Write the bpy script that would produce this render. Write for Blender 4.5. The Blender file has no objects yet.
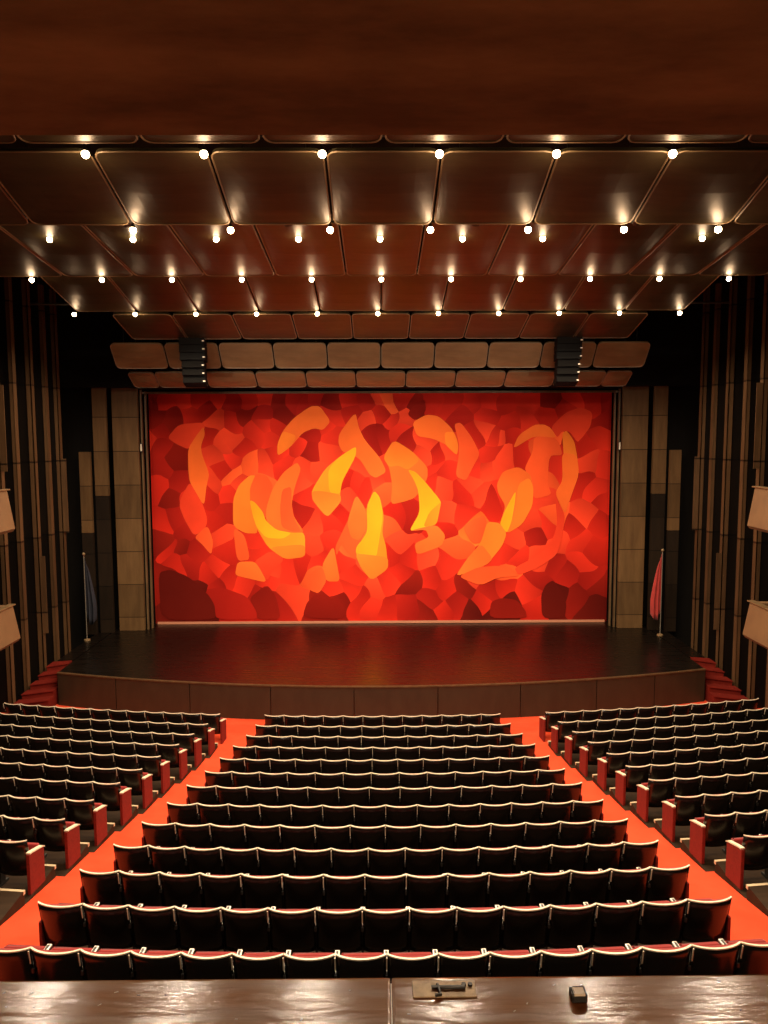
import bpy, bmesh, math, random
from math import sin, cos, tan, atan, atan2, radians, pi, sqrt, hypot
from mathutils import Vector, Matrix

random.seed(7)
sc = bpy.context.scene
COL = sc.collection
CZ = 8.6                      # eye height above the front of the house floor

# ------------------------------------------------------------------ materials
def lin(c):
    def f(v):
        v /= 255.0
        return v / 12.92 if v <= 0.04045 else ((v + 0.055) / 1.055) ** 2.4
    return (f(c[0]), f(c[1]), f(c[2]), 1.0)

MATS = {}
def mat(name, c1, c2=None, rough=0.5, spec=0.5, scale=(4, 4, 4), detail=4.0, bump=0.0, bump_scale=None,
        metallic=0.0, coat=0.0, sheen=0.0, emit=None, emit_strength=0.0, lo=0.35, hi=0.65, rough2=None, linear=False):
    m = bpy.data.materials.new(name)
    m.use_nodes = True
    nt = m.node_tree
    b = nt.nodes['Principled BSDF']
    b.inputs['Roughness'].default_value = rough
    b.inputs['Specular IOR Level'].default_value = spec
    b.inputs['Metallic'].default_value = metallic
    b.inputs['Coat Weight'].default_value = coat
    b.inputs['Coat Roughness'].default_value = 0.12
    b.inputs['Sheen Weight'].default_value = sheen
    a = tuple(c1) + (1,) if linear else lin(c1)
    if c2 is None:
        b.inputs['Base Color'].default_value = a
    bb = a if c2 is None else (tuple(c2) + (1,) if linear else lin(c2))
    tc = nt.nodes.new('ShaderNodeTexCoord')
    mp = nt.nodes.new('ShaderNodeMapping')
    mp.inputs['Scale'].default_value = scale
    nt.links.new(tc.outputs['Object'], mp.inputs['Vector'])
    nz = nt.nodes.new('ShaderNodeTexNoise')
    nz.inputs['Scale'].default_value = 1.0
    nz.inputs['Detail'].default_value = detail
    nz.inputs['Roughness'].default_value = 0.6
    nt.links.new(mp.outputs['Vector'], nz.inputs['Vector'])
    if c2 is not None:
        cr = nt.nodes.new('ShaderNodeValToRGB')
        cr.color_ramp.elements[0].position = lo
        cr.color_ramp.elements[1].position = hi
        cr.color_ramp.elements[0].color = a
        cr.color_ramp.elements[1].color = bb
        nt.links.new(nz.outputs['Fac'], cr.inputs['Fac'])
        nt.links.new(cr.outputs['Color'], b.inputs['Base Color'])
    if rough2 is not None:
        mr = nt.nodes.new('ShaderNodeMapRange')
        mr.inputs['From Min'].default_value = 0.35
        mr.inputs['From Max'].default_value = 0.65
        mr.inputs['To Min'].default_value = rough
        mr.inputs['To Max'].default_value = rough2
        nt.links.new(nz.outputs['Fac'], mr.inputs['Value'])
        nt.links.new(mr.outputs['Result'], b.inputs['Roughness'])
    if bump > 0:
        bp = nt.nodes.new('ShaderNodeBump')
        bp.inputs['Strength'].default_value = bump
        bp.inputs['Distance'].default_value = 0.02
        src = nz
        if bump_scale is not None:
            mp2 = nt.nodes.new('ShaderNodeMapping')
            mp2.inputs['Scale'].default_value = bump_scale
            nt.links.new(tc.outputs['Object'], mp2.inputs['Vector'])
            src = nt.nodes.new('ShaderNodeTexNoise')
            src.inputs['Scale'].default_value = 1.0
            src.inputs['Detail'].default_value = 3.0
            nt.links.new(mp2.outputs['Vector'], src.inputs['Vector'])
        nt.links.new(src.outputs['Fac'], bp.inputs['Height'])
        nt.links.new(bp.outputs['Normal'], b.inputs['Normal'])
    if emit is not None:
        b.inputs['Emission Color'].default_value = lin(emit)
        b.inputs['Emission Strength'].default_value = emit_strength
    MATS[name] = m
    return m

M_shell = mat('black_lacquered_plywood', (.0045, .0035, .003), (.007, .005, .004), rough=.22, spec=.55, scale=(3, 3, 8), linear=True)
M_rim = mat('pale_maple_edge', (.80, .68, .50), (.70, .56, .38), rough=.45, scale=(14, 14, 14), linear=True)
M_red = mat('red_upholstery', (.28, .020, .015), (.21, .014, .011), rough=.85, spec=.2, scale=(30, 30, 30), sheen=.2, linear=True)
M_endred = mat('red_end_panel_cloth', (.205, .018, .010), (.155, .013, .008), rough=.85, spec=.2, scale=(25, 25, 25), linear=True)
M_carpet = mat('orange_red_carpet', (.68, .072, .028), (.58, .056, .020), rough=.95, spec=.05, scale=(1.2, 1.2, 1.2), detail=8, bump=.2, bump_scale=(60, 60, 60), linear=True)
M_tier = mat('brown_tier_boards', (.034, .018, .008), (.022, .012, .006), rough=.7, spec=.12, scale=(2, 12, 2), linear=True)
M_nosing = mat('pale_nosing', (.60, .46, .28), rough=.5, linear=True)
M_metal = mat('bright_metal', (.80, .74, .64), (.7, .62, .5), rough=.3, metallic=.35, scale=(20, 20, 20), linear=True)
M_darkmetal = mat('dark_painted_steel', (.02, .018, .015), rough=.45, linear=True)
M_stage = mat('dark_stage_boards', (.004, .0028, .002), (.007, .0045, .003), rough=.24, rough2=.36, spec=.32, scale=(1.0, 9, 1), linear=True)
M_apron = mat('brown_apron_panel', (.030, .023, .011), (.022, .017, .008), rough=.5, scale=(3, 3, 1.2), linear=True)
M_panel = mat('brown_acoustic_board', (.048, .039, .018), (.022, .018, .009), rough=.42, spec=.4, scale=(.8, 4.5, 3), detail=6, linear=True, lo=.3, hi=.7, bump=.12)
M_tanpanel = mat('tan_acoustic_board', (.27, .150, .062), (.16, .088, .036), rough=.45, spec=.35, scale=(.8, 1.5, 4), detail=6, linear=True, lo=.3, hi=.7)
M_edgelight = mat('board_edge_highlight', (.20, .14, .075), rough=.5, linear=True)  # highlight on the ceiling board edges, put in as colour
M_black = mat('matt_black_void', (.006, .005, .004), rough=.9, spec=.1, linear=True)
M_soffit = mat('reddish_brown_soffit', (.44, .175, .068), (.19, .072, .027), rough=.75, spec=.2, scale=(1.6, 3.2, 2), detail=10, linear=True, lo=.36, hi=.64, bump=.15)
M_box = mat('tan_box_front', (.130, .068, .026), (.105, .054, .021), rough=.6, scale=(1.5, 1.5, 1.5), linear=True)
M_grey = mat('grey_speaker_grille', (.012, .011, .010), (.009, .009, .008), rough=.9, spec=.06, scale=(60, 60, 60), linear=True)
M_bulb = mat('lit_bulb', (255, 226, 180), emit=(255, 222, 172), emit_strength=32.0)
M_gold = mat('dull_gold_frame', (.17, .105, .048), (.10, .06, .027), rough=.4, metallic=.2, scale=(3, 3, 1), linear=True)
M_brass = mat('worn_brass', (.34, .23, .12), (.20, .13, .06), rough=.4, metallic=.3, scale=(90, 90, 90), linear=True)
M_ivory = mat('ivory_strip', (.85, .74, .56), rough=.4, linear=True)
M_flagred = mat('red_flag_cloth', (.40, .025, .018), (.30, .018, .012), rough=.8, scale=(4, 4, 4), sheen=.2, linear=True)
M_shadecarpet = mat('shaded_step_carpet', (.13, .012, .007), (.10, .009, .006), rough=.95, spec=.05, scale=(4, 4, 4), linear=True)  # carpet red darkened to put the side walls' shade into the steps
M_hem = mat('pinkish_hem', (.50, .20, .11), rough=.6, linear=True)
M_flagblue = mat('dark_blue_flag_cloth', (.010, .012, .022), (.008, .009, .016), rough=.8, scale=(4, 4, 4), linear=True)
M_pole = mat('pale_flag_pole', (.22, .19, .15), rough=.4, metallic=.3, linear=True)

def wood_wall(name, c1, c2, seam):
    """vertical boards with grain and horizontal joints"""
    m = mat(name, c1, c2, rough=.55, spec=.15, scale=(5, 5, .8), detail=6, linear=True, lo=.25, hi=.75)
    nt = m.node_tree
    b = nt.nodes['Principled BSDF']
    src = b.inputs['Base Color'].links[0].from_socket
    tc = [n for n in nt.nodes if n.type == 'TEX_COORD'][0]
    sp = nt.nodes.new('ShaderNodeSeparateXYZ')
    nt.links.new(tc.outputs['Object'], sp.inputs[0])
    dv = nt.nodes.new('ShaderNodeMath'); dv.operation = 'DIVIDE'; dv.inputs[1].default_value = seam
    nt.links.new(sp.outputs['Z'], dv.inputs[0])
    fr = nt.nodes.new('ShaderNodeMath'); fr.operation = 'FRACT'
    nt.links.new(dv.outputs[0], fr.inputs[0])
    gt = nt.nodes.new('ShaderNodeMath'); gt.operation = 'LESS_THAN'; gt.inputs[1].default_value = .022
    nt.links.new(fr.outputs[0], gt.inputs[0])
    fl = nt.nodes.new('ShaderNodeMath'); fl.operation = 'FLOOR'
    nt.links.new(dv.outputs[0], fl.inputs[0])
    wn = nt.nodes.new('ShaderNodeTexWhiteNoise'); wn.noise_dimensions = '1D'
    nt.links.new(fl.outputs[0], wn.inputs['W'])
    mr = nt.nodes.new('ShaderNodeMapRange')
    mr.inputs['To Min'].default_value = .72; mr.inputs['To Max'].default_value = 1.1
    nt.links.new(wn.outputs['Value'], mr.inputs['Value'])
    mu = nt.nodes.new('ShaderNodeMix'); mu.data_type = 'RGBA'; mu.blend_type = 'MULTIPLY'
    mu.inputs['Factor'].default_value = 1
    nt.links.new(src, mu.inputs['A']); nt.links.new(mr.outputs['Result'], mu.inputs['B'])
    mx = nt.nodes.new('ShaderNodeMix'); mx.data_type = 'RGBA'
    nt.links.new(gt.outputs[0], mx.inputs['Factor'])
    nt.links.new(mu.outputs['Result'], mx.inputs['A'])
    mx.inputs['B'].default_value = (c2[0] * .3, c2[1] * .3, c2[2] * .3, 1)
    nt.links.new(mx.outputs['Result'], b.inputs['Base Color'])
    return m
M_wall = wood_wall('shaded_walnut_wall', (.007, .004, .0022), (.0035, .0022, .0014), 2.6)  # wall runs blackened: shade between the lit edges is in the colour
M_fin = wood_wall('brown_lit_edge', (.105, .056, .024), (.05, .026, .012), 2.6)  # brown wood paled to put light on narrow edges into the colour
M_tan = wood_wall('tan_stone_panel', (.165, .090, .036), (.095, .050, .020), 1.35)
M_dim = wood_wall('shaded_stone_panel', (.022, .013, .007), (.012, .0075, .0045), 1.35)  # tan stone copy darkened for the shade on lower panel parts

# ledge: polished wood with worn streaks
M_ledge = mat('polished_brown_ledge', (.36, .165, .058), (.20, .088, .030), rough=.12, rough2=.19, spec=.36, scale=(3, 26, 3), detail=8,
              linear=True, lo=.3, hi=.7, bump=.05, bump_scale=(16, 110, 5))

# curtain colours come from a per-corner attribute (the woven pattern)
M_curtain = bpy.data.materials.new('woven_flame_cloth')
M_curtain.use_nodes = True
nt = M_curtain.node_tree
b = nt.nodes['Principled BSDF']; b.inputs['Roughness'].default_value = .85; b.inputs['Specular IOR Level'].default_value = .1
at_ = nt.nodes.new('ShaderNodeAttribute'); at_.attribute_name = 'weave'
nz = nt.nodes.new('ShaderNodeTexNoise'); nz.inputs['Scale'].default_value = 1.3; nz.inputs['Detail'].default_value = 3
tc = nt.nodes.new('ShaderNodeTexCoord'); nt.links.new(tc.outputs['Object'], nz.inputs['Vector'])
mr = nt.nodes.new('ShaderNodeMapRange'); mr.inputs['To Min'].default_value = .88; mr.inputs['To Max'].default_value = 1.12
nt.links.new(nz.outputs['Fac'], mr.inputs['Value'])
mu = nt.nodes.new('ShaderNodeMix'); mu.data_type = 'RGBA'; mu.blend_type = 'MULTIPLY'; mu.inputs['Factor'].default_value = 1
nt.links.new(at_.outputs['Color'], mu.inputs['A']); nt.links.new(mr.outputs['Result'], mu.inputs['B'])
nt.links.new(mu.outputs['Result'], b.inputs['Base Color'])

# ------------------------------------------------------------------ mesh helpers
def mesh(name, bm, mats, smooth=False):
    bmesh.ops.recalc_face_normals(bm, faces=bm.faces)
    me = bpy.data.meshes.new(name)
    bm.to_mesh(me); bm.free()
    for m in (mats if isinstance(mats, (list, tuple)) else [mats]):
        me.materials.append(m)
    if smooth:
        for p in me.polygons: p.use_smooth = True
    return me

def link(name, me, parent=None, loc=None, rot=None):
    o = bpy.data.objects.new(name, me)
    COL.objects.link(o)
    if parent is not None: o.parent = parent
    if loc is not None: o.location = loc
    if rot is not None: o.rotation_euler = rot
    return o

def obj(name, bm, m, parent=None, smooth=False, **k):
    return link(name, mesh(name, bm, m, smooth), parent, **k)

def empty(name, loc=(0, 0, 0), rz=0.0):
    o = bpy.data.objects.new(name, None)
    o.empty_display_size = .1
    COL.objects.link(o); o.location = loc; o.rotation_euler = (0, 0, rz)
    return o

def tag(o, label, cat, group=None, kind=None):
    o['label'] = label; o['category'] = cat
    if group: o['group'] = group
    if kind: o['kind'] = kind
    return o

def struct(o, label=None):
    o['kind'] = 'structure'
    if label: o['label'] = label
    return o

def box(bm, x0, x1, y0, y1, z0, z1, mi=0, bev=0.0):
    vs = [bm.verts.new((x, y, z)) for z in (z0, z1) for y in (y0, y1) for x in (x0, x1)]
    fs = []
    for idx in ((0, 1, 3, 2), (4, 5, 7, 6), (0, 1, 5, 4), (2, 3, 7, 6), (0, 2, 6, 4), (1, 3, 7, 5)):
        f = bm.faces.new([vs[i] for i in idx]); f.material_index = mi; fs.append(f)
    if bev > 0:
        es = list({e for f in fs for e in f.edges})
        r = bmesh.ops.bevel(bm, geom=es, offset=bev, segments=2, affect='EDGES', profile=.6)
        for f in r['faces']: f.material_index = mi
    return vs

def tube(bm, pts, r, n=8, mi=0, cap=True):
    """tube along points; r number or list"""
    rs = r if isinstance(r, (list, tuple)) else [r] * len(pts)
    rings = []
    for i, p in enumerate(pts):
        p = Vector(p)
        d = (Vector(pts[min(i + 1, len(pts) - 1)]) - Vector(pts[max(i - 1, 0)])).normalized()
        a = Vector((0, 0, 1)) if abs(d.z) < .9 else Vector((1, 0, 0))
        u = d.cross(a).normalized(); v = d.cross(u)
        rings.append([bm.verts.new(p + (u * cos(2 * pi * k / n) + v * sin(2 * pi * k / n)) * rs[i]) for k in range(n)])
    for a, c in zip(rings[:-1], rings[1:]):
        for k in range(n):
            f = bm.faces.new((a[k], a[(k + 1) % n], c[(k + 1) % n], c[k])); f.material_index = mi
    if cap:
        for rg in (rings[0], rings[-1]):
            f = bm.faces.new(rg); f.material_index = mi

def slab(bm, front, back, mi=0):
    """solid between two equal grids of points front[i][j] and back[i][j]"""
    A = [[bm.verts.new(p) for p in r] for r in front]
    B = [[bm.verts.new(p) for p in r] for r in back]
    n, m = len(A), len(A[0])
    def q(*v):
        f = bm.faces.new(v); f.material_index = mi
    for i in range(n - 1):
        for j in range(m - 1):
            q(A[i][j], A[i + 1][j], A[i + 1][j + 1], A[i][j + 1])
            q(B[i][j], B[i + 1][j], B[i + 1][j + 1], B[i][j + 1])
    for i in range(n - 1):
        q(A[i][0], A[i + 1][0], B[i + 1][0], B[i][0]); q(A[i][-1], A[i + 1][-1], B[i + 1][-1], B[i][-1])
    for j in range(m - 1):
        q(A[0][j], A[0][j + 1], B[0][j + 1], B[0][j]); q(A[-1][j], A[-1][j + 1], B[-1][j + 1], B[-1][j])

def prism(bm, poly, z0, z1, mi=0):
    a = [bm.verts.new((x, y, z0)) for x, y in poly]
    c = [bm.verts.new((x, y, z1)) for x, y in poly]
    n = len(poly)
    for f in (a, c):
        g = bm.faces.new(f); g.material_index = mi
    for k in range(n):
        g = bm.faces.new((a[k], a[(k + 1) % n], c[(k + 1) % n], c[k])); g.material_index = mi

# ------------------------------------------------------------------ row geometry
TOPS = [-7.75, -7.62, -7.47, -7.30, -7.13, -6.95, -6.75, -6.57, -6.375, -6.165, -5.93, -5.715, -5.53]
ROWY = [20.86 - 1.096 * i for i in range(13)]
FLR = [CZ + t - .86 for t in TOPS]               # tier floor heights
FLR = [f - FLR[0] for f in FLR]
CZ = CZ - (CZ + TOPS[0] - .86)                   # house floor in front of row one is z = 0
ARC = 100.0
LEFTX = [-3.31, -3.39, -3.45, -3.57, -3.65, -3.73, -3.83, -3.90, -4.01, -4.09, -4.16, -4.23, -4.33]
RIGHTX = [3.29, 3.39, 3.50, 3.59, 3.68, 3.76, 3.82, 3.91, 3.99, 4.09, 4.11, 4.17, 4.27]
NSEAT = [12, 12, 12, 13, 13, 13, 13, 14, 14, 15, 15, 15, 16]
SIDEX = [4.55, 4.65, 4.76, 4.86, 4.99, 5.07, 5.17, 5.28, 5.36, 5.50]
def arc_y(i, x): return ROWY[i] + x * x / ARC

# ------------------------------------------------------------------ seat prototypes (meshes made once, shared)
W = .55
def shell_point(u, v, off):
    """u -1..1 across, v 0..1 up; off towards the sitter (+y)"""
    x = u * (W / 2 - .004)
    y = .060 * u * u + .012 * abs(u) ** 6 - .13 * v + .13 + off
    z = .24 + v * .61 + .008 * u * u * v
    return (x, y, z)
def grid(fn, nu, nv): return [[fn(-1 + 2 * i / nu, j / nv) for j in range(nv + 1)] for i in range(nu + 1)]
def me_shell():
    bm = bmesh.new()
    slab(bm, grid(lambda u, v: shell_point(u, v, 0), 10, 5), grid(lambda u, v: shell_point(u, v, .022), 10, 5))
    return mesh('back_shell', bm, M_shell, True)
def me_rim():
    bm = bmesh.new()
    a = grid(lambda u, v: shell_point(u, 1.0, -.003 + .027 * v), 12, 1)
    lo = [[(p[0], p[1], p[2] - .004) for p in r] for r in a]
    hi = [[(p[0], p[1], p[2] + .010) for p in r] for r in a]
    slab(bm, lo, hi)
    return mesh('top_rim', bm, M_rim)
def me_backcushion():
    bm = bmesh.new()
    def fr(u, v): 
        p = shell_point(u * .93, .10 + v * .87, 0); e = (1 - abs(2 * v - 1) ** 6) * (1 - abs(u) ** 8)
        return (p[0], .125 - .13 * (.10 + v * .87) + .13 + .03 * e - .03, p[2])
    def bk(u, v):
        p = shell_point(u * .93, .10 + v * .87, .024); return p
    slab(bm, grid(bk, 10, 8), grid(fr, 10, 8))
    return mesh('back_cushion', bm, M_red, True)
def me_seatcushion():
    # tipped up: stands nearly upright in front of the back
    bm = bmesh.new()
    box(bm, -.235, .235, 0, .10, 0, .42, bev=.028)
    bmesh.ops.transform(bm, matrix=Matrix.Translation((0, .30, .215)) @ Matrix.Rotation(radians(-14), 4, 'X'), verts=bm.verts)
    return mesh('seat_cushion', bm, M_red, True)
def me_standard(side):
    bm = bmesh.new()
    x = side * W / 2
    box(bm, x - .016, x + .016, .16, .40, .0, .045)
    box(bm, x - .013, x + .013, .20, .32, .03, .60)
    box(bm, x - .013, x + .013, .10, .44, .55, .60)
    return mesh('standard', bm, M_darkmetal)
def me_arm(side):
    bm = bmesh.new()
    x = side * W / 2
    box(bm, x - .027, x + .027, .13, .49, .602, .628, bev=.008)
    return mesh('armrest', bm, M_metal)
def me_pad(side):
    bm = bmesh.new()
    x = side * W / 2
    box(bm, x - .013, x + .013, .15, .465, .6285, .634)
    return mesh('armrest_inlay', bm, M_darkmetal)
def me_bracket(side):
    bm = bmesh.new()
    x = side * W / 2
    tube(bm, [(x, .036, .853), (x, .066, .69)], .0075, 6)
    return mesh('bracket', bm, M_rim)
def me_end(side):
    bm = bmesh.new()
    x0 = side * (W / 2 + .004); x1 = side * (W / 2 + .060)
    if x0 > x1: x0, x1 = x1, x0
    poly = [(.03, 0), (.44, 0), (.44, .56), (.41, .58), (.10, .65), (.03, .65)]
    a = [bm.verts.new((x0, y, z)) for y, z in poly]; c = [bm.verts.new((x1, y, z)) for y, z in poly]
    bm.faces.new(a); bm.faces.new(c)
    for k in range(6): bm.faces.new((a[k], a[(k + 1) % 6], c[(k + 1) % 6], c[k]))
    bmesh.ops.bevel(bm, geom=list(bm.edges), offset=.006, segments=1, affect='EDGES')
    return mesh('end_panel', bm, M_endred)
def me_endcap(side):
    bm = bmesh.new()
    x0 = side * (W / 2 - .005); x1 = side * (W / 2 + .068)
    if x0 > x1: x0, x1 = x1, x0
    vs = []
    for y, z in ((.05, .652), (.10, .652), (.41, .584), (.45, .562)):
        vs.append((y, z))
    A = [[(x0, y, z) for y, z in vs], [(x1, y, z) for y, z in vs]]
    B = [[(x0, y, z + .022) for y, z in vs], [(x1, y, z + .022) for y, z in vs]]
    slab(bm, A, B)
    return mesh('end_armrest', bm, M_rim)

PROTO = {'shell': me_shell(), 'rim': me_rim(), 'bc': me_backcushion(), 'scu': me_seatcushion()}
for s, k in ((-1, 'l'), (1, 'r')):
    PROTO['std' + k] = me_standard(s); PROTO['arm' + k] = me_arm(s); PROTO['pad' + k] = me_pad(s)
    PROTO['br' + k] = me_bracket(s); PROTO['end' + k] = me_end(s); PROTO['cap' + k] = me_endcap(s)

def me_lowend(side):
    bm = bmesh.new()
    x0 = side * (W / 2 - .012); x1 = side * (W / 2 + .022)
    if x0 > x1: x0, x1 = x1, x0
    poly = [(.12, 0), (.50, 0), (.50, .50), (.46, .53), (.14, .57), (.12, .56)]
    a = [bm.verts.new((x0, y, z)) for y, z in poly]; c = [bm.verts.new((x1, y, z)) for y, z in poly]
    bm.faces.new(a); bm.faces.new(c)
    for k in range(6): bm.faces.new((a[k], a[(k + 1) % 6], c[(k + 1) % 6], c[k]))
    return mesh('end_panel', bm, M_endred)
PROTO['lowl'] = me_lowend(-1); PROTO['lowr'] = me_lowend(1)
def build_seat(kind):
    """kind: mid / left (end panel on its left) / right (end panel on its right)"""
    t = empty('theatre_seat')
    link('back_shell', PROTO['shell'], t); link('top_rim', PROTO['rim'], t)
    link('back_cushion', PROTO['bc'], t); link('seat_cushion', PROTO['scu'], t)
    if kind in ('mid', 'right', 'cright'):
        link('standard', PROTO['stdl'], t)
        a = link('armrest', PROTO['arml'], t); link('armrest_inlay', PROTO['padl'], a)
        link('bracket', PROTO['brl'], t)
    if kind == 'left':
        e = link('end_panel', PROTO['endl'], t); link('end_armrest', PROTO['capl'], e)
        e['label'] = 'red cloth end panel'
    if kind == 'right':
        e = link('end_panel', PROTO['endr'], t); link('end_armrest', PROTO['capr'], e)
        e['label'] = 'red cloth end panel'
    if kind in ('cleft', 'cright'):
        e = link('end_panel', PROTO['low' + kind[1]], t); e['label'] = 'red cloth end panel'
    return t
SEATS = {}
USED = set()
def copy_tree(o, parent=None):
    c = o.copy(); COL.objects.link(c); c.parent = parent
    for ch in [x for x in CHILD.get(o.name, [])]: copy_tree(ch, c)
    return c
for k in ('mid', 'left', 'right', 'cleft', 'cright'): SEATS[k] = build_seat(k)
CHILD = {}
for o in COL.objects:
    if o.parent: CHILD.setdefault(o.parent.name, []).append(o)

ORD = ['first', 'second', 'third', 'fourth', 'fifth', 'sixth', 'seventh', 'eighth', 'ninth', 'tenth', 'eleventh', 'twelfth',
       'thirteenth', 'fourteenth', 'fifteenth', 'sixteenth']
def rowname(i):
    if i == 0: return 'front row by the stage'
    if i == 12: return 'nearest row by the ledge'
    return ORD[i] + ' row from the stage'
def place_seat(kind, i, x, sx, label, group):
    if kind in USED: s = copy_tree(SEATS[kind])
    else: s = SEATS[kind]; USED.add(kind)
    s.location = (x, arc_y(i, x), FLR[i]); s.rotation_euler = (0, 0, atan(2 * x / ARC)); s.scale = (sx, 1, 1)
    tag(s, label, 'seat', group)
nseats = 0
for i in range(13):
    n = NSEAT[i]; x0, x1 = [q * (ROWY[i] + q * q / ARC + .085) / ROWY[i] for q in (LEFTX[i], RIGHTX[i])]; w = (x1 - x0) / n
    for k in range(n):
        kind = 'cleft' if k == 0 else 'cright' if k == n - 1 else 'mid'
        if k == 0: lb = 'black-backed seat with red end panel, left end of centre block, ' + rowname(i)
        elif k == n - 1: lb = 'black-backed seat with red end panel, right end of centre block, ' + rowname(i)
        else: lb = 'black-backed seat, centre block, %s, %s from left' % (rowname(i), ORD[k])
        place_seat(kind, i, x0 + (k + .5) * w, w / W, lb, 'black-backed seats of the centre block'); nseats += 1
for sgn, side in ((-1, 'left'), (1, 'right')):
    for i in range(10):
        xin = SIDEX[i] + .06
        depth = ROWY[i] + .6 + .1 * (CZ - FLR[i])
        k = 0
        while True:
            xa = xin + k * .55
            if i == 0 and k >= 12: break
            if xa > (384 / 770.0) * (ROWY[i] + .7 + xa * xa / ARC) + (.1 if i < 10 else 0): break
            if k >= 16: break
            x = sgn * (xa + .275)
            kind = 'mid'
            if k == 0: kind = 'right' if sgn < 0 else 'left'
            if k == 0: lb = 'black-backed seat with red end panel at the aisle, %s block, %s' % (side, rowname(i))
            else: lb = 'black-backed seat, %s block, %s, %s from its aisle' % (side, rowname(i), ORD[k])
            place_seat(kind, i, x, 1.0, lb, 'black-backed seats of the %s block' % side); nseats += 1
            k += 1
print('SEATS', nseats)

# ------------------------------------------------------------------ house floor: tiers, aisles
def strip(bm, xa, xb, i_y0, i_y1, z0, z1, n=10, mi=0):
    """arc strip between row offset functions"""
    xs = [xa + (xb - xa) * k / n for k in range(n + 1)]
    lo = [[(x, i_y0 + x * x / ARC, z0), (x, i_y1 + x * x / ARC, z0)] for x in xs]
    hi = [[(x, i_y0 + x * x / ARC, z1), (x, i_y1 + x * x / ARC, z1)] for x in xs]
    slab(bm, lo, hi, mi)
bm = bmesh.new()
for i in range(1, 13):
    y0 = ROWY[i] - .22
    y1 = ROWY[i - 1] - .22
    top = FLR[i]
    if i <= 10:
        for s in (-1, 1):
            a, c = s * (SIDEX[min(i, 9)] - .02), s * 13.0
            strip(bm, min(a, c), max(a, c), y0, y1, -.6, top, 8)
    strip(bm, LEFTX[i] - .07, RIGHTX[i] + .07, y0, y1, -.6, top, 8)
struct(obj('floor', bm, M_tier), 'dark brown stepped tiers under the seat rows')
# pale tier edges beside the aisles
bm = bmesh.new()
for i in range(1, 11):
    y1 = ROWY[i - 1] - .22
    for s in (-1, 1):
        a, c = s * (SIDEX[min(i, 9)] - .03), s * (SIDEX[min(i, 9)] + .75)
        strip(bm, min(a, c), max(a, c), y1 - .04, y1 + .012, FLR[i] - .05, FLR[i] + .006, 3)
struct(obj('trim_1', bm, M_nosing), 'pale nosings on the tier edges beside the aisles')
# carpet: ramped aisles and the cross aisle in front
bm = bmesh.new()
def ramp_z(y, x):
    yy = y - x * x / ARC
    pts = [(ROWY[i] - .22, FLR[i]) for i in range(13)]
    if yy >= pts[0][0]: return 0.0
    for (ya, za), (yb, zb) in zip(pts[:-1], pts[1:]):
        if yb <= yy <= ya: return za + (zb - za) * (ya - yy) / (ya - yb)
    return pts[-1][1] + (pts[-1][0] - yy) * .17
for s in (-1, 1):
    rows = []
    yy = 5.0
    while yy < 20.7:
        # inner edge follows the centre block, outer edge the side block
        t = (20.64 - yy) / 1.096
        inn = 3.26 + .085 * t; out = 4.58 + .105 * t
        row = []
        for f in range(5):
            x = s * (inn - .25 + (out - inn + .55) * f / 4)
            y = yy + x * x / ARC
            row.append((x, y, ramp_z(y, x) + .006))
        rows.append(row); yy += .274
    slab(bm, rows, [[(p[0], p[1], p[2] - .12) for p in r] for r in rows])
rows = []
for k in range(27):
    x = -13 + k
    yb = ROWY[0] + x * x / ARC
    rows.append([(x, yb - .30, .006), (x, yb + .75, .004), (x, yb + 2.3, -.30), (x, 27.2, -.30)])
slab(bm, rows, [[(p[0], p[1], -.5) for p in r] for r in rows])
struct(obj('floor', bm, M_carpet), 'bright orange-red carpet of both aisles and the front cross aisle')

# ------------------------------------------------------------------ stage
SZ = CZ - 7.8
def apron_y(x): return 23.6 + x * x / 72.0
stg = tag(empty('stage', (0, 24, 0)), 'dark wooden stage with curved brown apron wall, below the red curtain', 'stage')
bm = bmesh.new()
xs = [-10.9 + 21.8 * k / 40 for k in range(41)]
slab(bm, [[(x, apron_y(x) + .05, SZ - .2), (x, 32.28, SZ - .2)] for x in xs], [[(x, apron_y(x) + .05, SZ - .004), (x, 32.28, SZ - .004)] for x in xs])
o = obj('stage_floor', bm, M_stage, stg); o.location = (0, -24, 0)
o['label'] = 'near-black glossy stage boards'
seams = [-10.9, -8.75, -6.2, -3.55, -.9, 1.75, 4.4, 6.95, 9.0, 10.9]
for a, c in zip(seams[:-1], seams[1:]):
    bm = bmesh.new()
    n = 6
    xx = [a + .012 + (c - a - .024) * k / n for k in range(n + 1)]
    slab(bm, [[(x, apron_y(x), -.3), (x, apron_y(x), SZ - .03)] for x in xx], [[(x, apron_y(x) + .06, -.3), (x, apron_y(x) + .06, SZ - .03)] for x in xx])
    o = obj('apron_panel', bm, M_apron, stg); o.location = (0, -24, 0)
bm = bmesh.new()
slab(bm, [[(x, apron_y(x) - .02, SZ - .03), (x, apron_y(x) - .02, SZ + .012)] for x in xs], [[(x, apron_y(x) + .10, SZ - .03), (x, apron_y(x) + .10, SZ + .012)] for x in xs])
o = obj('apron_edge', bm, M_fin, stg); o.location = (0, -24, 0)  # rim in the paler wood, its light put into the colour
for s in (-1, 1):
    bm = bmesh.new(); box(bm, s * 10.9 - .03, s * 10.9 + .03, apron_y(10.9) + .06, 26.4, -.3, SZ - .03)
    o = obj('apron_side', bm, M_black, stg); o.location = (0, -24, 0)
# side wings of the stage, behind the steps
for s in (-1, 1):
    bm = bmesh.new()
    a, c = sorted((s * 10.95, s * 11.5)); box(bm, a, c, 26.75, 30.85, -.3, SZ - .006)
    o = obj('wing_floor', bm, M_stage, stg); o.location = (0, -24, 0)

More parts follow.
